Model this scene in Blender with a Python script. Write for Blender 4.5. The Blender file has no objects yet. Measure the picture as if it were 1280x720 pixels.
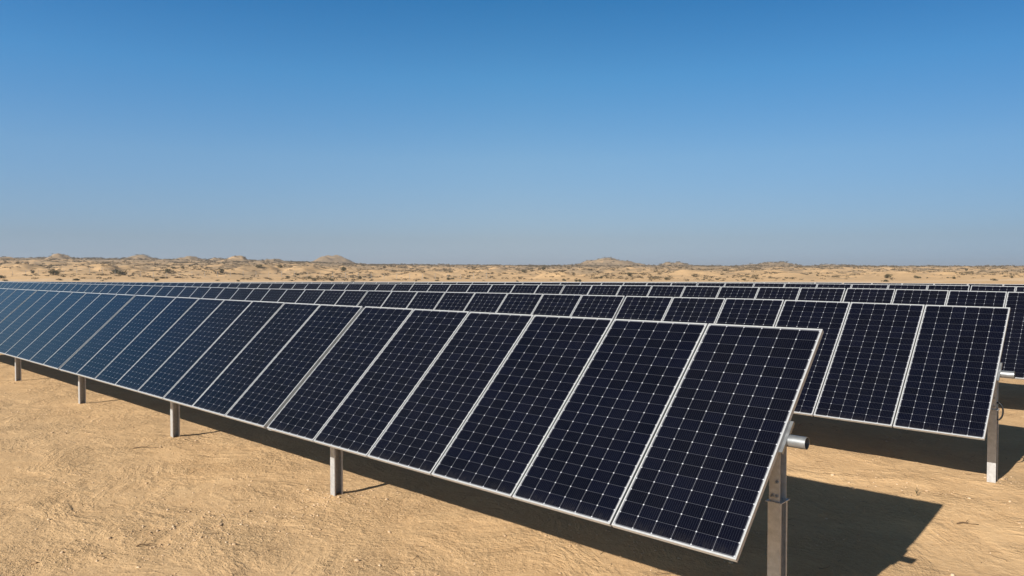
import bpy, math, random
import numpy as np
from mathutils import Vector, Matrix
R = math.radians
random.seed(7)
rng = np.random.default_rng(11)
scene = bpy.context.scene
col = scene.collection

# ------------------------------------------------------------------ camera
CH = 2.98                      # camera height
YAW, PITCH, F = 0.7551, 0.0237, 929.6
FW = (-math.sin(YAW), math.cos(YAW)); RT = (math.cos(YAW), math.sin(YAW))
cam = bpy.data.cameras.new('camera'); camo = bpy.data.objects.new('camera', cam); col.objects.link(camo)
camo.location = (0, 0, CH); camo.rotation_euler = (math.pi/2-PITCH, 0, YAW)
cam.sensor_width = 36; cam.lens = F/1280*36; cam.clip_start = 0.1; cam.clip_end = 12000
scene.camera = camo
# ------------------------------------------------------------------ light
SUN_EL = 31.0
w = bpy.data.worlds.new('World'); scene.world = w; w.use_nodes = True
nt = w.node_tree; bg = nt.nodes['Background']
sky = nt.nodes.new('ShaderNodeTexSky'); sky.sky_type = 'NISHITA'; sky.sun_disc = False
sky.sun_elevation = R(SUN_EL); sky.sun_rotation = R(180); sky.altitude = 0
sky.air_density = 1.0; sky.dust_density = 0.6; sky.ozone_density = 3.0
# sky tint: grey blue horizon, deeper blue above, unseen zenith greyed to neutralise shade
tcw = nt.nodes.new('ShaderNodeTexCoord'); sx = nt.nodes.new('ShaderNodeSeparateXYZ'); cr = nt.nodes.new('ShaderNodeValToRGB')
nt.links.new(tcw.outputs['Generated'], sx.inputs[0]); nt.links.new(sx.outputs[2], cr.inputs[0])
stops = [(0, (.56, .68, 1.03)), (.014, (.56, .67, 1.02)), (.041, (.545, .60, .81)), (.09, (.58, .67, .82)), (.146, (.60, .76, .875)), (.247, (.395, .80, .98)), (.34, (.21, .68, .93)), (.38, (.22, .58, .78)), (.45, (.35, .40, .37)), (1, (.35, .36, .39))]
el_ = cr.color_ramp.elements
while len(el_) < len(stops): el_.new(.5)
for e, (p_, c_) in zip(el_, stops): e.position = p_; e.color = (*c_, 1)
mxw = nt.nodes.new('ShaderNodeMix'); mxw.data_type = 'RGBA'; mxw.blend_type = 'MULTIPLY'; mxw.inputs[0].default_value = 1
nt.links.new(sky.outputs[0], mxw.inputs[6]); nt.links.new(cr.outputs[0], mxw.inputs[7])
# evens the visible sky left to right; unseen far left greyed for panel reflections
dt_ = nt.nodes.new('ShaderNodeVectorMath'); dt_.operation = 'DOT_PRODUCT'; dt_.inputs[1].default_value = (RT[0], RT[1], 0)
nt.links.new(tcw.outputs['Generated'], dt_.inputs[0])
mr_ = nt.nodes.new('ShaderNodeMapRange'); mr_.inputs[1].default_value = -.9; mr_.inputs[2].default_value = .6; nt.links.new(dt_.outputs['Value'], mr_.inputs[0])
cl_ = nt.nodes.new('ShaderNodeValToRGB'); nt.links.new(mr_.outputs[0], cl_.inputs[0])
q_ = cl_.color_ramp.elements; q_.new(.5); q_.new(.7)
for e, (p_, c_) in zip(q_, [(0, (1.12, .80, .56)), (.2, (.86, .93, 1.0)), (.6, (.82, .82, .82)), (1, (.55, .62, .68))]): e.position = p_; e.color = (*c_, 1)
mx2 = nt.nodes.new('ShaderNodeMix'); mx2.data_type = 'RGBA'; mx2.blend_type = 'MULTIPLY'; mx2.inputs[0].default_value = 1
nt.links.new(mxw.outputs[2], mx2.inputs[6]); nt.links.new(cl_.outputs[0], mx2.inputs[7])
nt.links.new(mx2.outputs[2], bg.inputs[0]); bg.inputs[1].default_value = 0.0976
sl = bpy.data.lights.new('sun', 'SUN'); sl.energy = 4.9; sl.angle = R(0.5); sl.color = (1.0, 0.955, 0.89)
so = bpy.data.objects.new('sun', sl); col.objects.link(so)
so.rotation_euler = (R(90-SUN_EL), 0, 0)       # light travels towards +Y and down
so.location = (0, -20, 30)
scene.view_settings.view_transform = 'Standard'; scene.view_settings.look = 'None'
scene.view_settings.exposure = 0.55; scene.view_settings.gamma = 1
scene.render.engine = 'CYCLES'

# ------------------------------------------------------------------ helpers
def tag(o, label=None, cat=None, group=None, kind=None):
    for k, v in (('label', label), ('category', cat), ('group', group), ('kind', kind)):
        if v: o[k] = v
    return o
class MB:
    def __init__(s): s.v = []; s.f = []; s.uv = {}
    def box(s, x0, x1, y0, y1, z0, z1, M=None):
        b = len(s.v); P = [(x, y, z) for z in (z0, z1) for y in (y0, y1) for x in (x0, x1)]
        if M: P = [tuple(M @ Vector(p)) for p in P]
        s.v += P
        s.f += [tuple(b+i for i in q) for q in ((0,2,3,1),(4,5,7,6),(0,1,5,4),(2,6,7,3),(0,4,6,2),(1,3,7,5))]
    def tube(s, pts, r, n=16, cap=True, hollow=0):
        pts = [Vector(p) for p in pts]; b = len(s.v); m = len(pts)
        up = Vector((0, 0, 1))
        for i, p in enumerate(pts):
            d = (pts[min(i+1, m-1)]-pts[max(i-1, 0)]).normalized()
            a = d.cross(up)
            if a.length < 1e-3: a = d.cross(Vector((0, 1, 0)))
            a.normalize(); c = a.cross(d)
            rr = r[i] if isinstance(r, (list, tuple)) else r
            for k in range(n):
                t = 2*math.pi*k/n; s.v.append(tuple(p+a*math.cos(t)*rr+c*math.sin(t)*rr))
        for i in range(m-1):
            for k in range(n):
                k2 = (k+1) % n; s.f.append((b+i*n+k, b+i*n+k2, b+(i+1)*n+k2, b+(i+1)*n+k))
        if cap:
            s.f.append(tuple(b+k for k in reversed(range(n)))); s.f.append(tuple(b+(m-1)*n+k for k in range(n)))
    def mesh(s, name, mat, smooth=False):
        me = bpy.data.meshes.new(name); me.from_pydata(s.v, [], s.f); me.validate(); me.update()
        me.materials.append(mat)
        if smooth: me.shade_smooth()
        return me
def link(name, me, parent=None):
    o = bpy.data.objects.new(name, me); col.objects.link(o)
    if parent: o.parent = parent
    return o
def empty(name, loc):
    o = bpy.data.objects.new(name, None); col.objects.link(o); o.location = loc
    o.empty_display_size = .3
    return o
def npmesh(name, V, Q, mat, smooth=True):
    me = bpy.data.meshes.new(name); k = Q.shape[1]
    me.vertices.add(len(V)); me.vertices.foreach_set('co', np.ascontiguousarray(V, dtype=np.float32).ravel())
    me.loops.add(Q.size); me.loops.foreach_set('vertex_index', Q.astype(np.int32).ravel())
    me.polygons.add(len(Q)); me.polygons.foreach_set('loop_start', (np.arange(len(Q))*k).astype(np.int32))
    me.polygons.foreach_set('loop_total', np.full(len(Q), k, np.int32))
    me.update(calc_edges=True); me.materials.append(mat)
    if smooth: me.shade_smooth()
    return me
def mat(name):
    m = bpy.data.materials.new(name); m.use_nodes = True
    n = m.node_tree; return m, n, n.nodes['Principled BSDF']
class G:
    """tiny node helper"""
    def __init__(s, n): s.n = n
    def new(s, t, **kw):
        o = s.n.nodes.new(t)
        for k, v in kw.items(): setattr(o, k, v)
        return o
    def put(s, sock, v):
        if isinstance(v, (int, float)): sock.default_value = v
        elif isinstance(v, tuple): sock.default_value = v if len(v) == 4 or sock.type == 'VECTOR' else (*v, 1)
        else: s.n.links.new(v, sock)
    def m(s, op, a, b=0.0, c=0.0):
        o = s.new('ShaderNodeMath', operation=op)
        s.put(o.inputs[0], a); s.put(o.inputs[1], b); s.put(o.inputs[2], c); return o.outputs[0]
    def noise(s, vec, scale, detail=3, rough=.5, dist=0):
        o = s.new('ShaderNodeTexNoise'); s.put(o.inputs['Vector'], vec); o.inputs['Scale'].default_value = scale
        o.inputs['Detail'].default_value = detail; o.inputs['Roughness'].default_value = rough
        o.inputs['Distortion'].default_value = dist; return o.outputs[0]
    def ramp(s, f, a, b, lo=0.0, hi=1.0):
        o = s.new('ShaderNodeMapRange'); s.put(o.inputs[0], f)
        o.inputs[1].default_value = a; o.inputs[2].default_value = b; o.inputs[3].default_value = lo; o.inputs[4].default_value = hi
        return o.outputs[0]
    def mix(s, f, a, b):
        o = s.new('ShaderNodeMix', data_type='RGBA'); s.put(o.inputs[0], f); s.put(o.inputs[6], a); s.put(o.inputs[7], b)
        return o.outputs[2]
    def bump(s, h, strength, dist, nrm=None):
        o = s.new('ShaderNodeBump'); s.put(o.inputs['Height'], h)
        o.inputs['Strength'].default_value = strength; o.inputs['Distance'].default_value = dist
        if nrm: s.put(o.inputs['Normal'], nrm)
        return o.outputs[0]

# ------------------------------------------------------------------ materials
def mat_sand():
    m, n, b = mat('sand'); g = G(n)
    p = g.new('ShaderNodeNewGeometry').outputs['Position']
    big = g.noise(p, .22, 4, .55); mid = g.noise(p, 1.7, 5, .6, .4); fine = g.noise(p, 16, 5, .65); grit = g.noise(p, 70, 3, .6)
    c = g.mix(g.ramp(big, .35, .65), (.53, .33, .160), (.48, .31, .160))
    c = g.mix(g.ramp(mid, .35, .7), c, (.57, .37, .188))
    c = g.mix(g.m('MULTIPLY', g.ramp(fine, .45, .72), .5), c, (.62, .425, .235))
    # dark crumbs and pale chips
    v = g.new('ShaderNodeTexVoronoi'); g.put(v.inputs['Vector'], p); v.inputs['Scale'].default_value = 26
    v2 = g.new('ShaderNodeTexVoronoi'); g.put(v2.inputs['Vector'], p); v2.inputs['Scale'].default_value = 55
    patch = g.ramp(g.noise(p, .9, 4, .6, .6), .46, .66)
    d1 = g.m('MULTIPLY', g.ramp(v.outputs['Distance'], .10, .22, 1, 0), g.ramp(g.noise(p, 9, 2), .5, .62))
    d1 = g.m('MULTIPLY', d1, g.m('ADD', g.m('MULTIPLY', patch, .65), .35))
    c = g.mix(d1, c, (.19, .11, .055))
    cr_ = g.ramp(g.m('ABSOLUTE', g.m('SUBTRACT', g.noise(p, 6.5, 4, .6, 1.5), .5)), 0, .035, 1, 0)
    c = g.mix(g.m('MULTIPLY', cr_, g.m('MULTIPLY', patch, .45)), c, (.33, .20, .10))
    d2 = g.m('MULTIPLY', g.ramp(v2.outputs['Distance'], .12, .25, 1, 0), g.ramp(g.noise(p, 21, 2), .55, .68))
    c = g.mix(g.m('MULTIPLY', d2, .6), c, (.72, .55, .37))
    # far plain: scrubby litter colours between the dunes, in patches of its own
    sp = g.new('ShaderNodeSeparateXYZ'); g.put(sp.inputs[0], p)
    a = g.m('ADD', g.m('MULTIPLY', sp.outputs[0], FW[0]), g.m('MULTIPLY', sp.outputs[1], FW[1]))
    far = g.ramp(a, 170, 330)
    sc = g.noise(p, .028, 6, .62, 1.2)
    scrub = g.m('MULTIPLY', g.ramp(g.m('ADD', sc, g.ramp(a, 350, 800, 0, .15)), .50, .62), far)
    c = g.mix(g.m('MULTIPLY', scrub, .72), c, (.26, .19, .12))
    sc2 = g.noise(p, .12, 5, .7, .5)
    c = g.mix(g.m('MULTIPLY', g.m('MULTIPLY', g.ramp(g.m('ADD', sc2, g.ramp(a, 350, 800, 0, .07)), .51, .60), far), .7), c, (.23, .165, .10))
    tr = g.m('MULTIPLY', g.ramp(a, 186, 190), g.ramp(a, 200, 204, 1, 0))
    c = g.mix(g.m('MULTIPLY', tr, .4), c, (.62, .46, .30))
    g.put(b.inputs['Base Color'], c); b.inputs['Roughness'].default_value = .95
    b.inputs['Specular IOR Level'].default_value = .15
    nr = g.bump(mid, .6, .07); pb = g.ramp(g.noise(p, .8, 5, .62, 1.0), .42, .62, .25, 1); nr = g.bump(g.m('MULTIPLY', fine, pb), 1.0, .042, nr); nr = g.bump(g.m('MULTIPLY', grit, pb), .9, .010, nr)
    nr = g.bump(g.ramp(v.outputs['Distance'], 0, .35, 1, 0), .4, .008, nr)
    g.put(b.inputs['Normal'], nr)
    return m
def mat_cells():
    m, n, b = mat('solar_cells'); g = G(n)
    uv = g.new('ShaderNodeUVMap').outputs[0]
    s = g.new('ShaderNodeSeparateXYZ'); g.put(s.inputs[0], uv)
    # margins: cells begin a little inside the frame
    X = g.m('MULTIPLY', g.m('SUBTRACT', s.outputs[0], .010), 6/.980)
    Y = g.m('MULTIPLY', g.m('SUBTRACT', s.outputs[1], .006), 20/.988)
    fx = g.m('SUBTRACT', g.m('FRACT', g.m('ADD', X, .5)), .5)     # signed distance to nearest column line, in cells (.166 m)
    fy = g.m('SUBTRACT', g.m('FRACT', g.m('ADD', Y, .5)), .5)     # in half cells (.104 m)
    ax = g.m('MULTIPLY', g.m('ABSOLUTE', fx), .166); ay = g.m('MULTIPLY', g.m('ABSOLUTE', fy), .105)
    vl = g.ramp(ax, .0010, .0017, 1, 0); hl = g.ramp(ay, .0008, .0015, 1, 0)
    dia = g.ramp(g.m('ADD', ax, ay), .0062, .0080, 1, 0)
    out = g.m('MAXIMUM', g.m('MAXIMUM', g.m('LESS_THAN', X, 0), g.m('GREATER_THAN', X, 6)), g.m('MAXIMUM', g.m('LESS_THAN', Y, 0), g.m('GREATER_THAN', Y, 20)))
    # ten bus wires per cell
    bw = g.m('ABSOLUTE', g.m('SUBTRACT', g.m('FRACT', g.m('MULTIPLY', X, 9)), .5))
    bus = g.ramp(g.m('MULTIPLY', bw, .0185), .0005, .0011, 1, 0)
    # tone of each cell
    cid = g.new('ShaderNodeCombineXYZ'); g.put(cid.inputs[0], g.m('FLOOR', X)); g.put(cid.inputs[1], g.m('FLOOR', Y))
    oi = g.new('ShaderNodeObjectInfo').outputs['Random']; g.put(cid.inputs[2], g.m('MULTIPLY', oi, 37.0))
    wn = g.new('ShaderNodeTexWhiteNoise'); g.put(wn.inputs[0], cid.outputs[0])
    c = g.mix(wn.outputs[0], (.0008, .0012, .0042), (.0014, .0020, .0068))
    c = g.mix(g.m('MULTIPLY', bus, .055), c, (.32, .34, .42))
    c = g.mix(g.m('MULTIPLY', hl, .14), c, (.42, .43, .47))
    c = g.mix(g.m('MULTIPLY', vl, .25), c, (.55, .56, .60))
    c = g.mix(g.m('MULTIPLY', dia, .6), c, (.72, .73, .76))
    c = g.mix(g.m('MULTIPLY', out, .25), c, (.35, .36, .40))
    # thin film of dust
    tc = g.new('ShaderNodeNewGeometry').outputs['Position']
    du = g.ramp(g.noise(tc, 2.3, 5, .65), .3, .8, .0, .0035)
    edge = g.m('MULTIPLY', g.ramp(s.outputs[1], 0, .045, .030, 0), g.ramp(g.noise(uv, 30, 4, .7), .35, .7))
    stv = g.new('ShaderNodeCombineXYZ'); g.put(stv.inputs[0], g.m('MULTIPLY', s.outputs[0], 60.0)); g.put(stv.inputs[1], g.m('MULTIPLY', s.outputs[1], 1.6)); g.put(stv.inputs[2], g.m('MULTIPLY', oi, 50.0))
    streak = g.ramp(g.noise(stv.outputs[0], 1.0, 3, .6), .6, .85, 0, .005)
    du = g.m('ADD', g.m('ADD', du, edge), g.m('ADD', streak, g.m('MULTIPLY', oi, .002)))
    c = g.mix(du, c, (.50, .44, .36))
    g.put(b.inputs['Base Color'], c)
    g.put(b.inputs['Roughness'], g.ramp(g.noise(tc, 6, 3), .3, .7, .10, .17))
    b.inputs['IOR'].default_value = 1.42; b.inputs['Specular IOR Level'].default_value = .30
    return m
def mat_metal(name, ca, cb, metallic, rough, scale=14, bump=.0006):
    m, n, b = mat(name); g = G(n)
    p = g.new('ShaderNodeTexCoord').outputs['Object']
    f = g.noise(p, scale, 5, .65)
    g.put(b.inputs['Base Color'], g.mix(g.ramp(f, .3, .7), ca, cb))
    b.inputs['Metallic'].default_value = metallic
    g.put(b.inputs['Roughness'], g.ramp(g.noise(p, scale*1.7, 3), .3, .7, rough-.07, rough+.09))
    g.put(b.inputs['Normal'], g.bump(f, .3, bump))
    return m
def mat_flat(name, c, rough=.8, scale=8, var=.25):
    m, n, b = mat(name); g = G(n)
    p = g.new('ShaderNodeTexCoord').outputs['Object']
    g.put(b.inputs['Base Color'], g.mix(g.noise(p, scale, 4), tuple(x*(1-var) for x in c), tuple(x*(1+var) for x in c)))
    b.inputs['Roughness'].default_value = rough; b.inputs['Specular IOR Level'].default_value = .25
    return m
def mat_stone():
    m, n, b = mat('stone'); g = G(n)
    p = g.new('ShaderNodeNewGeometry').outputs['Position']
    g.put(b.inputs['Base Color'], g.mix(g.ramp(g.noise(p, 5, 3), .35, .65), (.36, .23, .12), (.60, .44, .28)))
    b.inputs['Roughness'].default_value = .95
    return m
def mat_shrub(name, ca, cb):
    m, n, b = mat(name); g = G(n)
    p = g.new('ShaderNodeNewGeometry').outputs['Position']
    g.put(b.inputs['Base Color'], g.mix(g.ramp(g.noise(p, 1.2, 3), .35, .65), ca, cb))
    b.inputs['Roughness'].default_value = .9; b.inputs['Specular IOR Level'].default_value = .1
    return m
M_SAND = mat_sand(); M_CELL = mat_cells()
M_FRAME = mat_metal('anodised_aluminium', (.43, .43, .42), (.52, .52, .51), .3, .42, 30, .0002)
M_ZINC = mat_metal('galvanised_steel', (.38, .375, .36), (.54, .535, .52), .4, .46, 22)
M_SEAM_SHADE = mat_metal('painted_seam_shade', (.045, .043, .04), (.07, .068, .062), .3, .6, 20)  # dark tone paints shade into the narrow panel seams
M_TUBE = mat_metal('galvanised_tube', (.22, .225, .225), (.33, .335, .335), .6, .38, 10)
M_CABLE = mat_flat('black_cable', (.015, .015, .016), .45)
M_BACK = mat_flat('backsheet', (.55, .55, .55), .6)
M_STONE = mat_stone()
M_TWIG = mat_flat('dry_wood', (.12, .075, .04), .9)
M_SHRUB = mat_shrub('shrub_leaves', (.055, .050, .026), (.10, .085, .045))
M_SCRUB = mat_shrub('scrub_leaves', (.10, .075, .042), (.16, .12, .07))
M_STEM = mat_flat('shrub_stem', (.13, .09, .055), .9)
M_SPROUT = mat_flat('seedling_leaf', (.03, .035, .016), .7)

# ------------------------------------------------------------------ terrain height
def _h(ix, iy, seed):
    h = (ix.astype(np.int64)*374761393 + iy.astype(np.int64)*668265263 + seed*974634777) & 0xffffffff
    h = ((h ^ (h >> 13))*1274126177) & 0xffffffff
    h = (h ^ (h >> 16)) & 0xffffffff
    return h/4294967295.0*2*math.pi
def perlin(x, y, seed=0):
    ix = np.floor(x); iy = np.floor(y); fx = x-ix; fy = y-iy
    u = fx*fx*fx*(fx*(fx*6-15)+10); v = fy*fy*fy*(fy*(fy*6-15)+10)
    def gr(a, b):
        t = _h(ix+a, iy+b, seed); return np.cos(t)*(fx-a)+np.sin(t)*(fy-b)
    return (gr(0,0)*(1-u)+gr(1,0)*u)*(1-v)+(gr(0,1)*(1-u)+gr(1,1)*u)*v
def sstep(x, a, b):
    t = np.clip((x-a)/(b-a), 0, 1); return t*t*(3-2*t)
# the tables follow the slow fall of the site away to the left
YP, ZT = 5.5445, 1.6993
ROWY = [YP, YP+5.9415, YP+11.858, YP+17.8, YP+23.75]
XS = np.array([-190., -111., -84., -56., -46., -34., -23., -17., -11.4, -5.5, -2.3, 6., 40.])
DZ = np.array([
    [-.55, -.38, -.30, -.20, -.162, -.117, -.077, -.054, -.034, -.012, 0, .01, .02],
    [-.80, -.52, -.40, -.265, -.235, -.19, -.150, -.105, -.063, -.040, -.063, -.06, -.04],
    [-1.4, -.90, -.60, -.36, -.275, -.172, -.075, -.020, .020, .030, .004, 0, 0],
    [-1.6, -1.0, -.74, -.45, -.335, -.195, -.082, -.025, .025, .028, .004, 0, 0],
    [-1.6, -1.15, -.86, -.50, -.38, -.25, -.135, -.075, -.025, -.018, -.015, 0, 0]])
def row_dz(k, x): return float(np.interp(x, XS, DZ[k]))
def site(x, y):
    yy = np.array(ROWY); t = np.clip(np.interp(y, yy, np.arange(5)), 0, 4)
    i = np.minimum(t.astype(int), 3); f = t-i
    tab = np.stack([np.interp(x, XS, DZ[k]) for k in range(5)])
    j = np.arange(len(x)); return tab[i, j]*(1-f)+tab[i+1, j]*f
POSTS_AT = [(-2.416, 5.56), (-8.441, 5.56), (-13.584, 5.56), (-18.641, 5.56), (-23.962, 5.56), (-2.079, 11.5)]
U_SKY = [-900, 0, 70, 200, 300, 400, 450, 640, 900, 1280, 2200]
V_SKY = [325, 325.5, 324.5, 325, 325.5, 328, 330.3, 331.8, 332.6, 333.8, 334]
HILLS = [(76,321.3,10,700),(118,333.5,34,300),(178,321,14,820),(238,321.8,12,760),(273,323.3,10,740),(296,322.6,13,700),
         (150,335,22,330),(225,334,22,300),(330,331,30,330),(345,324.8,13,720),(418,320.3,27,1050),(382,334,22,330),
         (762,322.8,34,950),(842,327.6,20,900),(968,328.3,28,880),(1040,331,22,900),(30,333,20,300),(520,339,30,260),
         (620,338,26,330),(860,340,30,270),(0,327,18,520),(700,341,30,240),(980,341,30,250)]
def ground_z(x, y, detail=True):
    x = np.atleast_1d(np.asarray(x, float)); y = np.atleast_1d(np.asarray(y, float))
    a = x*FW[0]+y*FW[1]; l = x*RT[0]+y*RT[1]; r = np.hypot(x, y)
    z = site(x, y)*(1-sstep(r, 120, 175))
    z = z + .235*sstep(y, 8.4, 11.7)*(1-.4*sstep(y, 12, 18))*(1-sstep(r, 120, 175))
    # dune field
    bear = 640+F*l/np.maximum(a, 1)
    bear = np.where(a > 1, bear, np.where(l > 0, 2200, -900))
    H = CH+(338-np.interp(bear, U_SKY, V_SKY))/F*900
    D = sstep(r, 185, 330)
    rise = np.clip((r-200)/700, 0, 1)**1.15*H
    z = z+rise*(r > 200)
    n1 = perlin(x/75, y/75, 1); n2 = perlin(x/29+3, y/29, 2); n3 = perlin(x/11, y/11, 3)
    far = 1-.55*sstep(r, 600, 900)
    z = z+D*far*(1.9*(1-2.2*np.abs(n1))*.9+1.9*n2+1.25*n3+.6*perlin(x/5, y/5, 13))-D*.9
    for (u, v, wpx, dist) in HILLS:
        lc = (u-640)/F*dist; h = (338-v)/F*dist+CH
        base = CH+(338-np.interp(u, U_SKY, V_SKY))/F*900
        b0 = max(dist-200, 0)/700; b0 = min(b0, 1)**1.15*base
        hh = max(h-b0, 1.0); wd = wpx/F*dist
        e = ((l-lc)/wd+.5*perlin(x/(wd*.9), y/(wd*.9), 51))**2+((a-dist)/(wd*1.5)+.5*perlin(x/(wd*.9), y/(wd*.9), 52))**2
        z = z+hh*np.exp(-1.1*np.maximum(e, 1e-6)**1.15)*(1+.25*n2+.25*n3)
    for (px_, py_) in POSTS_AT:
        k_ = np.nonzero((np.abs(x-px_) < 1) & (np.abs(y-py_) < 1))[0]
        if len(k_): z[k_] += .022*np.exp(-((x[k_]-px_)**2+(y[k_]-py_)**2)/.045)*(1+.8*perlin(x[k_]/.12, y[k_]/.12, 61))
    if detail:
        nr = 1-sstep(r, 30, 70)
        z = z+nr*(.030*perlin(x/1.9, y/1.9, 5)+.014*perlin(x/.55, y/.55, 6)+.010*perlin(x/.21, y/.21, 7)*sstep(perlin(x/1.3, y/1.3, 9), -.05, .4)
                  +.004*perlin(x/.085, y/.085, 8))
        z = z+(1-nr)*(.06*perlin(x/4, y/4, 10)+.1*perlin(x/9, y/9, 12))
    return z
def gz(x, y, detail=True): return float(ground_z(x, y, detail)[0])
def at(u, v, z=0.0):
    """ground point seen at photo pixel (u, v)"""
    for _ in range(4):
        b = -(v-360)/F; dy = math.cos(PITCH)+b*math.sin(PITCH); dz = b*math.cos(PITCH)-math.sin(PITCH); t = (z-CH)/dz
        a, l = t*dy, t*(u-640)/F
        x, y = a*FW[0]+l*RT[0], a*FW[1]+l*RT[1]; z = gz(x, y)
    return Vector((x, y, z))

# ------------------------------------------------------------------ ground sheet
rr = [0.4]
while rr[-1] < 6000:
    q = rr[-1]; rr.append(q*(1.05 if q < 5 else 1.0040 if q < 22 else 1.011 if q < 150 else 1.0065 if q < 1200 else 1.06))
rr = np.array(rr)
cen = math.atan2(FW[1], FW[0])
an = np.concatenate([np.linspace(-R(41), R(41), 1150), np.linspace(R(41), 2*math.pi-R(41), 170)[1:-1]])
AN, RR = np.meshgrid(an+cen, rr)
GX = (RR*np.cos(AN)).ravel(); GY = (RR*np.sin(AN)).ravel(); GZ = ground_z(GX, GY)
nr_, na = len(rr), len(an)
i = np.arange(nr_-1)[:, None]; j = np.arange(na)[None, :]; j2 = (j+1) % na
Q = np.stack([i*na+j, (i+1)*na+j, (i+1)*na+j2, i*na+j2], -1).reshape(-1, 4)
V = np.stack([GX, GY, GZ], 1); V = np.vstack([V, [[0, 0, gz(0, 0)]]])
me = npmesh('ground', V, Q, M_SAND)
o = link('ground', me); tag(o, 'pale orange desert sand with low dunes behind', kind='structure')
cp = MB(); c0 = len(V)-1      # close the small hole under the camera
cp.v = [tuple(V[k]) for k in range(na)]+[tuple(V[c0])]; cp.f = [(k, (k+1) % na, na) for k in range(na)]
# merged into the same sheet
import bmesh
bm = bmesh.new(); bm.from_mesh(cp.mesh('t', M_SAND, True)); tmp = bpy.data.meshes.new('tmp'); bm.to_mesh(tmp); bm.free()
oc = link('sand_floor', tmp); tmp.materials.clear(); tmp.materials.append(M_SAND); tag(oc, kind='structure')

# ------------------------------------------------------------------ solar tracker rows
PW, PL = 1.038, 2.146; LIP = .0135; FD = .036
def panel_meshes():
    g = MB(); x, y = PW/2-LIP+.004, PL/2-LIP+.004
    g.box(-x, x, -y, y, -.0085, -.0025)
    me = g.mesh('solar_panel', M_CELL); me.materials.append(M_BACK)
    uvl = me.uv_layers.new(name='UVMap')
    for p in me.polygons:
        for li in p.loop_indices:
            c = me.vertices[me.loops[li].vertex_index].co
            uvl.data[li].uv = ((c.x+x)/(2*x), (c.y+y)/(2*y))
        if p.normal.z < -.5: p.material_index = 1
    f = MB(); X, Y = PW/2, PL/2
    for sx in (-1, 1):
        a, b = sorted((sx*X, sx*(X-LIP))); f.box(a, b, -Y, Y, -.0022, 0)
        a, b = sorted((sx*X, sx*(X-.0025))); f.box(a, b, -Y, Y, -FD, -.0022)
        a, b = sorted((sx*(X-.0025), sx*(X-.028))); f.box(a, b, -Y+.03, Y-.03, -FD, -FD+.002)
    for sy in (-1, 1):
        a, b = sorted((sy*Y, sy*(Y-LIP))); f.box(-X+LIP, X-LIP, a, b, -.0022, -.0001)
        a, b = sorted((sy*(Y-.0003), sy*(Y-.0028))); f.box(-X+.0025, X-.0025, a, b, -FD, -.0022)
        a, b = sorted((sy*(Y-.003), sy*(Y-.028))); f.box(-X+.0025, X-.0025, a, b, -FD, -FD+.002)
    return me, f.mesh('frame', M_FRAME)
ME_PANEL, ME_FRAME = panel_meshes()
PB, PH, PTH = .100, .130, .006       # post channel: flange width (x), depth (y), steel thickness
def post_mesh(h, b=PB, d=PH, t=PTH):
    m = MB()
    m.box(-b/2, -b/2+t, -d/2, d/2, -.4, h)                 # web on the far side
    m.box(-b/2+t, b/2, -d/2, -d/2+t, -.4, h); m.box(-b/2+t, b/2, d/2-t, d/2, -.4, h)
    m.box(b/2-t, b/2, -d/2+t, -d/2+t+.016, -.4, h-.001); m.box(b/2-t, b/2, d/2-t-.016, d/2-t, -.4, h-.001)
    return m.mesh('post', M_ZINC)
def bracket_mesh(hb):
    """bearing bracket: from post head (z=0) to the torque tube (z=hb)"""
    m = MB(); b, d, t = .086, .118, .006
    m.box(-.062, .062, -.082, .082, 0, .007)               # collar plate
    m.box(-b/2, -b/2+t, -d/2, d/2, .007, hb-.062)
    m.box(-b/2+t, b/2, -d/2, -d/2+t, .007, hb-.062); m.box(-b/2+t, b/2, d/2-t, d/2, .007, hb-.062)
    # bearing ring round the tube
    n = 20
    for k in range(n):
        A = Matrix.Translation((0, 0, hb)) @ Matrix.Rotation(2*math.pi*k/n, 4, 'X')
        m.box(-.030, .030, -.0105, .0105, .050, .063, A)
    m.box(-.04, .04, -.055, -.045, hb-.075, hb-.035); m.box(-.04, .04, .045, .055, hb-.075, hb-.035)
    return m.mesh('bearing_bracket', M_ZINC)
def bolt_mesh():
    m = MB(); m.tube([(0, 0, 0), (0, -.012, 0)], .013, 6); m.tube([(0, -.012, 0), (0, -.03, 0)], .0065, 8)
    return m.mesh('bolt', M_TUBE)
ME_BOLT = bolt_mesh()
def rail_mesh():
    m = MB(); m.box(-.009, .012, -.145, .145, -FD-.004, -FD-.001); m.box(-.012, -.009, -.145, .145, -FD-.030, -FD-.001)
    m.box(.012, .015, -.145, .145, -FD-.030, -FD-.001)
    return m.mesh('mounting_rail', M_TUBE)
def seam_cover_mesh(w):  # added covers under panel seams, stop sunlight leaking; wide one is the grey gap plate
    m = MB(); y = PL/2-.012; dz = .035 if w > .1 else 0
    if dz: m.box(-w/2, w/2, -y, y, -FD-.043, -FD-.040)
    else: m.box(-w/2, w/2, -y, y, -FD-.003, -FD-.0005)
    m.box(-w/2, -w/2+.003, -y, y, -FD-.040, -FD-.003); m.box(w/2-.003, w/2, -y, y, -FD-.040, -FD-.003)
    return m.mesh('seam_light_cover', M_ZINC if dz else M_SEAM_SHADE)
ME_RAIL = rail_mesh(); ME_SEAM_COVER = seam_cover_mesh(.05); ME_WIDE = seam_cover_mesh(.17)
OFF0 = .0619; OFFT = .088          # glass plane to fitted axis; glass plane to the tube's axis
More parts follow.
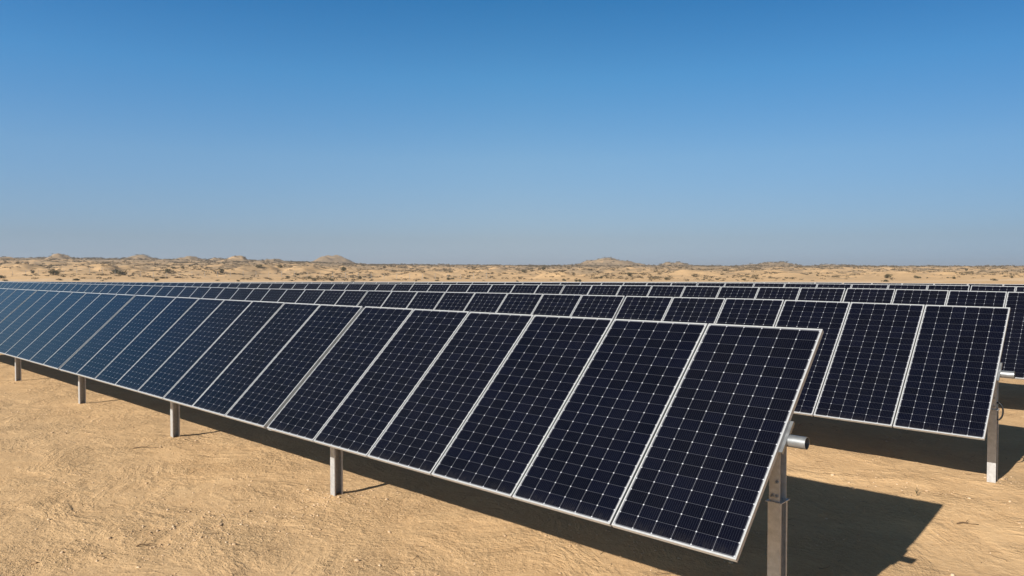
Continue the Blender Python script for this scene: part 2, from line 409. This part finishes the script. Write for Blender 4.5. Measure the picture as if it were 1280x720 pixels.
def build_row(k, bounds, posts, tilt, label, rails, xend):
    yk = ROWY[k]; ct, st = math.cos(tilt), math.sin(tilt)
    base = Vector((posts[0], yk, gz(posts[0], yk, False)))
    root = empty('solar_panel_row', base)
    tag(root, label, 'solar panel row', 'rows of solar panels standing on the sand')
    yt = yk+(OFFT-OFF0)*st
    def ztube(x): return ZT+row_dz(k, x)-(OFFT-OFF0)*ct
    jit = random.Random(k+3)
    for n, (xr_, xl_) in enumerate(bounds):
        xc = (xr_+xl_)/2; zc = ZT+row_dz(k, xc)
        sl_ = math.atan2(row_dz(k, xr_)-row_dz(k, xl_), xr_-xl_)
        dt = jit.uniform(-.0025, .0025) if n else 0
        Mx = Matrix.Translation((xc, yk-OFF0*st, zc+OFF0*ct)) @ Matrix.Rotation(-sl_, 4, 'Y') @ Matrix.Rotation(tilt+dt, 4, 'X') @ Matrix.Diagonal(((xr_-xl_)/PW, 1, 1, 1))
        p = link('solar_panel', ME_PANEL, root); p.matrix_local = Matrix.Translation(-base) @ Mx
        f = link('frame', ME_FRAME, p)
    for x, me_ in rails:
        zc = ZT+row_dz(k, x)
        r_ = link('mounting_rail' if me_ is ME_RAIL else 'seam_light_cover', me_, root)
        r_.matrix_local = Matrix.Translation(-base) @ Matrix.Translation((x, yk-OFF0*st, zc+OFF0*ct)) @ Matrix.Rotation(tilt, 4, 'X')
    # torque tube, an open pipe
    xs = [xend]+[x for x in np.arange(xend-1, bounds[-1][1]-.2, -2.6)]+[bounds[-1][1]-.2]
    m = MB(); pts = [Vector((x, yt, ztube(x)))-base for x in xs]
    m.tube(pts, .047, 24, False); m.tube(list(reversed(pts)), .043, 24, False)
    n0 = 24; L1 = len(pts)*n0
    ring_i = 2*L1-n0
    for q in range(n0):      # rim at the near end
        q2 = (q+1) % n0
        a0 = m.v[q]; 
    b = len(m.v)
    for q in range(n0):
        t = 2*math.pi*q/n0
        m.v.append(tuple(pts[0]+Vector((0, math.cos(t)*.047, math.sin(t)*.047)))); m.v.append(tuple(pts[0]+Vector((0, math.cos(t)*.043, math.sin(t)*.043))))
    for q in range(n0):
        q2 = (q+1) % n0; m.f.append((b+2*q, b+2*q2, b+2*q2+1, b+2*q+1))
    link('torque_tube', m.mesh('torque_tube', M_TUBE, True), root)
    for x in posts:
        g0 = gz(x, yt, False); zt = ztube(x); head = zt-.48
        pm = post_mesh(head-g0)
        p = link('post', pm, root); p.location = Vector((x, yt, g0))-base
        bm_ = link('bearing_bracket', bracket_mesh(.48), p); bm_.location = (0, 0, head-g0+.001)
        for bx, bz in ((-.018, .05), (.018, .05), (.018, .16)):
            bl = link('bolt', ME_BOLT, bm_); bl.location = (bx, -.059, bz)
    return root, base
# boundaries of the nearest row (real module widths vary a little with their clamps)
P0 = 1.058; XR0 = -2.3681; GP = .070
BD = [.0189, .0274, .0209, -.0117, -.0096, -.0182, -.0476, -.0686, -.0659, -.0679, -.0602, -.0497, -.0456, -.0376, -.0490]
def row0_bounds(n):
    out = []; sh = 0; prev = None
    edges = []
    for i in range(n+1):
        gap = i in (6, 14, 21)
        c = XR0-i*P0-sh-(GP/2 if gap else 0)+(BD[i] if i < 15 else BD[14])
        hw = (GP/2+.004 if gap else .008)
        edges.append((c-hw, c+hw, c)); 
        if gap: sh += GP
    for i in range(n):
        r = XR0+BD[0] if i == 0 else edges[i][0]; l = edges[i+1][1]; out.append((r, l))
    return out, [e[2] for e in edges]
def reg_bounds(x0, n, gaps=()):
    out = []; x = x0; cs = [x0]
    for i in range(n):
        out.append((x-.008*(i > 0), x-P0+.008)); x -= P0; cs.append(x)
        if (i+1) in gaps: x -= .025
    return out, cs
b0, c0_ = row0_bounds(28)
root0, base0 = build_row(0, b0, [-2.416, -8.441, -13.584, -18.641, -23.962, -29.15], .7714,
    'nearest and largest row of dark blue solar panels, running from lower right to left edge',
    [(b0[0][0]+.010, ME_RAIL)]+[(x, ME_WIDE if i+1 in (6, 14, 21) else ME_SEAM_COVER) for i, x in enumerate(c0_[1:])], XR0+.175)
def posts_for(x0, n): return [x0-i*5.35-(0 if i == 0 else .75) for i in range(int(n*P0/5.35)+1)]
XR1 = -2.0229
b1, c1 = reg_bounds(XR1, 57, (6, 14, 22, 30, 38, 46))
root1, base1 = build_row(1, b1, posts_for(-2.079, 57), .8281,
    'second nearest row of solar panels, its end post with black cable loop at far right', [(b1[0][0]+.010, ME_RAIL)]+[(x-(.012 if i+1 in (6, 14, 22, 30, 38, 46) else 0), ME_WIDE if i+1 in (6, 14, 22, 30, 38, 46) else ME_SEAM_COVER) for i, x in enumerate(c1[1:])], XR1+.175)
b2, c2 = reg_bounds(-3.058+2*P0, 85, (5, 13, 21, 29, 37, 45))
root2, base2 = build_row(2, b2, posts_for(-1.2, 85), .8281,
    'third nearest row of solar panels, between the second row and two thin strips behind', [(x, ME_SEAM_COVER) for i, x in enumerate(c2[1:20]) if i+1 not in (5, 13)]+[(c2[q]-.012, ME_WIDE) for q in (5, 13)], -.7)
b3, c3 = reg_bounds(-1.75, 99, (3, 11, 19, 27, 35))
root3, base3 = build_row(3, b3, posts_for(-2.0, 99), .8281,
    'fourth nearest row of solar panels, a narrow dark band just in front of the last', [], -1.5)
b4, c4 = reg_bounds(-2.0, 99, (8, 16, 24, 32))
root4, base4 = build_row(4, b4, posts_for(-2.2, 99), .8281,
    'farthest row of solar panels, a thin dark strip directly below the open sand', [], -1.8)
# black cable loop at the end post of the second row
m = MB(); pc = []
for t in np.linspace(0, 1, 26):
    a = math.pi*(t*1.25-.1); pc.append((.05+.055*math.sin(a), .035-.03*t, .93+.11*math.cos(a)))
m.tube(pc, .011, 8); cb = link('cable', m.mesh('cable', M_CABLE, True), root1); cb.location = Vector((-2.079, ROWY[1]+.02, base1.z))-base1

# ------------------------------------------------------------------ stones, twigs, seedling
def ico():
    t = (1+5**.5)/2
    v = np.array([(-1,t,0),(1,t,0),(-1,-t,0),(1,-t,0),(0,-1,t),(0,1,t),(0,-1,-t),(0,1,-t),(t,0,-1),(t,0,1),(-t,0,-1),(-t,0,1)])/math.hypot(1, t)
    f = np.array([(0,11,5),(0,5,1),(0,1,7),(0,7,10),(0,10,11),(1,5,9),(5,11,4),(11,10,2),(10,7,6),(7,1,8),(3,9,4),(3,4,2),(3,2,6),(3,6,8),(3,8,9),(4,9,5),(2,4,11),(6,2,10),(8,6,7),(9,8,1)])
    return v, f
IV, IF = ico()
def stones(n):
    a = 4.5+rng.random(n*3)**1.6*34; l = (rng.random(n*3)*2-1)*.85*a
    x = a*FW[0]+l*RT[0]; y = a*FW[1]+l*RT[1]
    d = perlin(x/1.6, y/1.6, 21)+.5*perlin(x/.5, y/.5, 22)
    ok = rng.random(n*3) < np.clip(.12+1.5*d, .04, 1); x, y = x[ok][:n], y[ok][:n]
    # denser patches where the photograph has broken crust
    for (u, v, s, c) in ((400, 630, .55, 260), (300, 515, .9, 160), (345, 648, .5, 120), (250, 660, .5, 260), (150, 610, .8, 160), (70, 520, .9, 120), (1190, 600, .8, 120), (90, 475, 1.5, 120), (200, 690, .5, 120), (418, 622, .16, 60), (218, 549, .2, 50), (101, 508, .25, 40), (1242, 599, .2, 40)):
        p = at(u, v); x = np.append(x, p.x+rng.normal(0, s, c)); y = np.append(y, p.y+rng.normal(0, s, c))
    k = len(x); z = ground_z(x, y)
    s = .003+.006*rng.random(k)+.016*rng.random(k)**16
    A = rng.random(k)*2*math.pi; V = IV[None]*s[:, None, None]*(1+.5*(rng.random((k, 12, 1))-.5))
    V = V*np.stack([1+.7*rng.random(k), np.ones(k), .45+.4*rng.random(k)], 1)[:, None, :]
    c, s_ = np.cos(A)[:, None], np.sin(A)[:, None]
    X = V[..., 0]*c-V[..., 1]*s_+x[:, None]; Y = V[..., 0]*s_+V[..., 1]*c+y[:, None]; Z = V[..., 2]+z[:, None]+s[:, None]*.2
    VV = np.stack([X, Y, Z], -1).reshape(-1, 3); FF = (IF[None]+np.arange(k)[:, None, None]*12).reshape(-1, 3)
    o = link('gravel', npmesh('gravel', VV, FF, M_STONE, False)); tag(o, 'small pale stones and clods scattered over the sand', kind='stuff')
stones(14000)
tw = MB()
for _ in range(420):
    a = 5+random.random()**1.4*20; l = random.uniform(-.8, .8)*a; x = a*FW[0]+l*RT[0]; y = a*FW[1]+l*RT[1]
    t = random.uniform(0, math.pi); L = random.uniform(.02, .09); z = gz(x, y)+.004
    tw.tube([(x, y, z), (x+L*math.cos(t), y+L*math.sin(t), z+.004), (x+1.9*L*math.cos(t+.3), y+1.9*L*math.sin(t+.3), z+.002)], [.0022, .002, .001], 5)
tag(link('plant_litter', tw.mesh('plant_litter', M_TWIG)), 'tiny dry stalks strewn over the sand', kind='stuff')
def twig(u, v, L, ang, label, bend=.3):
    p = at(u, v); m = MB(); d = Vector((math.cos(ang), math.sin(ang), 0)); q = Vector((-d.y, d.x, 0)); z = Vector((0, 0, 1))
    pts = [d*(t*L)+q*(math.sin(t*3)*L*bend*.4)+z*(.010+.014*math.sin(t*5)**2) for t in np.linspace(0, 1, 8)]
    m.tube(pts, [.007, .008, .007, .006, .006, .005, .004, .003], 6)
    s = pts[3]; m.tube([s, s+q*L*.15+d*L*.1+z*.02, s+q*L*.22+d*L*.22+z*.03], [.004, .003, .0015], 5)
    o = link('dry_twig', m.mesh('dry_twig', M_TWIG, True)); o.location = p
    tag(o, label, 'twig', 'dry twigs on the sand')
twig(166, 561, .45, -2.35+math.pi*.98, 'longest dry twig, on bare sand in front of the third post from the right')
twig(1196, 655, .22, .4, 'short dark twig on sunlit sand at the right, beyond the tip of the shadow')
twig(170, 684, .16, 1.0, 'short dark twig at the lower left of the bare sand')
def seedling(u, v):
    p = at(u, v); m = MB(); rs = random.Random(5)
    o = link('seedling', None or MB().mesh('x', M_SPROUT)) if False else empty('seedling', p)
    st = MB(); st.tube([(0, 0, -.02), (.004, 0, .04), (.0, .004, .10)], [.004, .003, .002], 6)
    link('stem', st.mesh('stem', M_TWIG, True), o)
    for k in range(7):
        t = k*2.4; h = .02+.012*k; m = MB(); L = .05
        d = Vector((math.cos(t), math.sin(t), 0)); q = Vector((-d.y, d.x, 0))
        b = Vector((0, 0, h)); pts = [b+q*.002, b-q*.002, b+d*L*.5-q*.007+Vector((0, 0, .022)), b+d*L+Vector((0, 0, .045)), b+d*L*.5+q*.007+Vector((0, 0, .022))]
        m.v = [tuple(x) for x in pts]+[tuple(x-Vector((0, 0, .0015))) for x in pts]
        m.f = [(0, 1, 2, 3, 4), (9, 8, 7, 6, 5)]+[(i, 5+i, 5+(i+1) % 5, (i+1) % 5) for i in range(5)]
        link('leaf', m.mesh('leaf', M_SPROUT), o)
    tag(o, 'tiny dark seedling standing at the edge of the nearest row shadow', 'seedling'); return o
sd = seedling(1146, 620); sd.scale = (.6, .6, .85)

# ------------------------------------------------------------------ desert shrubs
def shrub_arrays(seed, n):
    """leaf-sized faces on an uneven dome about 1 m wide"""
    r = np.random.default_rng(seed); lob = r.normal(0, .23, (7, 3)); lob[:, 2] = np.abs(lob[:, 2])*.6+.16
    k = r.integers(0, 7, n); d = r.normal(0, 1, (n, 3)); d /= np.linalg.norm(d, axis=1)[:, None]
    c = lob[k]+d*(r.random(n)**.4*.25)[:, None]*np.array([1, 1, .8]); c[:, 2] = np.abs(c[:, 2])
    u = r.normal(0, 1, (n, 3)); u /= np.linalg.norm(u, axis=1)[:, None]; w_ = np.cross(u, r.normal(0, 1, (n, 3))); w_ /= np.linalg.norm(w_, axis=1)[:, None]
    s = (.035+.04*r.random(n))[:, None]*(350/n)**.35
    V = np.stack([c-u*s, c+w_*s*.5, c+u*s, c-w_*s*.5], 1).reshape(-1, 3)
    return V, np.arange(n*4).reshape(-1, 4)
def stem_mesh(seed):
    r = random.Random(seed); m = MB()
    for k in range(6):
        t = r.uniform(0, 6.28); e = (math.cos(t)*.3, math.sin(t)*.3, r.uniform(.25, .45))
        m.tube([(0, 0, -.15), (e[0]*.4, e[1]*.4, e[2]*.6), e], [.025, .015, .006], 5)
    return m.mesh('stem', M_STEM)
KIND = [(npmesh('foliage', *shrub_arrays(40+i, 420), M_SHRUB, False), stem_mesh(i)) for i in range(4)]
def shrub(x, y, s, sh, label, group, kind):
    z = gz(x, y); o = empty('desert_shrub', (x, y, z-.05)); o.scale = (s, s, sh); o.rotation_euler.z = random.uniform(0, 6.28)
    link('foliage', KIND[kind][0], o); link('stem', KIND[kind][1], o)
    tag(o, label, 'shrub', group); return o
def polar(u, a): l = (u-640)/F*a; return a*FW[0]+l*RT[0], a*FW[1]+l*RT[1]
def visible_at(u, v):
    """walk along the ray of pixel (u, v) until it meets the terrain beyond the array"""
    a = np.arange(150, 1000, 1.0); l = (u-640)/F*a
    x = a*FW[0]+l*RT[0]; y = a*FW[1]+l*RT[1]; z = ground_z(x, y); h = CH+(338-v)/F*a
    i = int(np.argmax(z > h)) if (z > h).any() else None
    return None if i is None else (a[i], x[i], y[i])
BIG = [(68,344,11,8,'largest dark shrub on the pale sand slope at the far left'),
       (2,348,9,4,'dark shrub cut by the left edge of the view'),
       (41,342,6,4,'small dark shrub left of the largest shrub at the far left'),
       (145,342,11,6,'dark shrub on the left flank of the pale dune mound'),
       (153,344,11,7,'wide dark shrub on the right flank of the pale dune mound'),
       (211,342,9,7,'round dark shrub alone on yellow sand right of the dune mound'),
       (217,336,6,3,'dark low shrub high on the slope above the round one'),
       (229,336,5,4,'dark small shrub right of the low one high on the slope'),
       (324,335,9,5,'dark shrub on smooth yellow sand left of the rounded far hill'),
       (351,335,9,4,'long low shrub on the slope below the rounded far hill'),
       (277,342,9,6,'grey green shrub at the foot of the dunes on the left'),
       (430,339,11,6,'olive shrub directly below the rounded far hill'),
       (680,338,5,6,'upright brown shrub on the flat sand near the centre'),
       (656,341,9,4,'wide grey green shrub left of the upright brown one near the centre'),
       (787,345,8,5,'dark shrub below the right end of the broad far hill'),
       (1109,348,11,6,'largest round shrub on the sand in the right third'),
       (1145,348,6,4,'small dark shrub right of the large round one in the right third')]
placed = []
for i, (u, v, wp, hp, lab) in enumerate(BIG):
    hit = visible_at(u, v)
    if not hit: continue
    a, x, y = hit; s = wp/F*a; sh = hp/F*a/.55
    shrub(x, y, s/.95, sh, lab, None, i % 4); placed.append((x, y))
cnt = 0
ZONES = ['at far left below first mound', 'left, around the pale dune', 'left, below low mounds', 'below the rounded far hill',
         'just left of centre', 'below the broad far hill', 'right, below last far hill', 'at far right edge']
while cnt < 230:
    a = 190+random.random()**1.3*330; u = random.uniform(-60, 1340); x, y = polar(u, a)
    if perlin(np.array([x/60]), np.array([y/60]), 31)[0] < -.15 and random.random() < .7: continue
    s = random.uniform(.7, 1.7)*(.7+a/700)
    zn = ZONES[min(int(max(u, 0)//160), 7)]; dz_ = 'on nearest sand' if a < 260 else 'on middle slope' if a < 380 else 'near skyline'
    sz = 'tiny' if s < 1.1 else 'small' if s < 1.6 else 'mid sized'
    shrub(x, y, s, s*random.uniform(.7, 1.1), '%s dark shrub %s, %s' % (sz, dz_, zn), '%s shrubs %s, %s' % (sz, dz_, zn), cnt % 4); cnt += 1
# low scrub nobody could count
def scrub(n, name, mt, a0, a1, smin, smax, seed, nf):
    r = np.random.default_rng(seed); VV = []; a = a0+(a1-a0)*r.random(n*2)**.8; u = r.uniform(-80, 1360, n*2); l = (u-640)/F*a
    x = a*FW[0]+l*RT[0]; y = a*FW[1]+l*RT[1]
    d = perlin(x/45, y/45, 33)+.6*perlin(x/14, y/14, 34); ok = r.random(n*2) < np.clip(.42+1.6*d, .08, 1)
    x, y, a = x[ok][:n], y[ok][:n], a[ok][:n]; k = len(x); z = ground_z(x, y)
    protos = [shrub_arrays(60+i, nf)[0] for i in range(6)]
    s = r.uniform(smin, smax, k)*(.6+a/600); h = s*r.uniform(.45, .9, k); t = r.uniform(0, 6.28, k); pi_ = r.integers(0, 6, k)
    P = np.stack(protos)[pi_]; c, s_ = np.cos(t)[:, None], np.sin(t)[:, None]
    X = (P[..., 0]*c-P[..., 1]*s_)*s[:, None]+x[:, None]; Y = (P[..., 0]*s_+P[..., 1]*c)*s[:, None]+y[:, None]; Z = P[..., 2]*h[:, None]+z[:, None]-.05
    V = np.stack([X, Y, Z], -1).reshape(-1, 3)
    o = link(name, npmesh(name, V, np.arange(len(V)).reshape(-1, 4), mt, False)); tag(o, 'low dry scrub covering the dunes out to the skyline', kind='stuff')
scrub(17000, 'scrub', M_SCRUB, 200, 980, .7, 2.0, 70, 30)

# ------------------------------------------------------------------ perimeter fence beyond the array
def fence():
    a = 236; us = np.arange(-80, 1370, 16.0); us = us[(us < 620) | (us > 2000)]
    pts = [polar(u, a+.00*u) for u in us]; P = [Vector((x, y, gz(x, y, False))) for x, y in pts]
    root = empty('wire_fence', P[len(P)//2]); b = root.location
    tag(root, 'thin wire fence on posts at the foot of the dunes, left of centre', 'fence')
    pm = MB(); pm.box(-.03, .03, -.03, .03, -.3, 1.9); pme = pm.mesh('post', M_ZINC)
    for p in P:
        o = link('post', pme, root); o.location = p-b
    m = MB()
    for h in (.3, .8, 1.3, 1.8): m.tube([p-b+Vector((0, -.04, h)) for p in P], .006, 4)
    link('wire', m.mesh('wire', M_ZINC), root)
fence()

# ------------------------------------------------------------------ haze
def haze():
    m = bpy.data.materials.new('haze'); m.use_nodes = True; n = m.node_tree; n.nodes.remove(n.nodes['Principled BSDF'])
    v = n.nodes.new('ShaderNodeVolumePrincipled'); v.inputs['Color'].default_value = (.86, .89, .94, 1); v.inputs['Density'].default_value = HAZE; v.inputs['Anisotropy'].default_value = .2
    n.links.new(v.outputs[0], n.nodes['Material Output'].inputs['Volume'])
    b = MB(); b.box(-6300, 6300, -6300, 6300, float(GZ.min())-1, max(40.0, float(GZ.max())+3))
    o = link('haze', b.mesh('haze', m)); tag(o, 'faint dust haze over the desert', kind='stuff')
HAZE = .00022
haze()
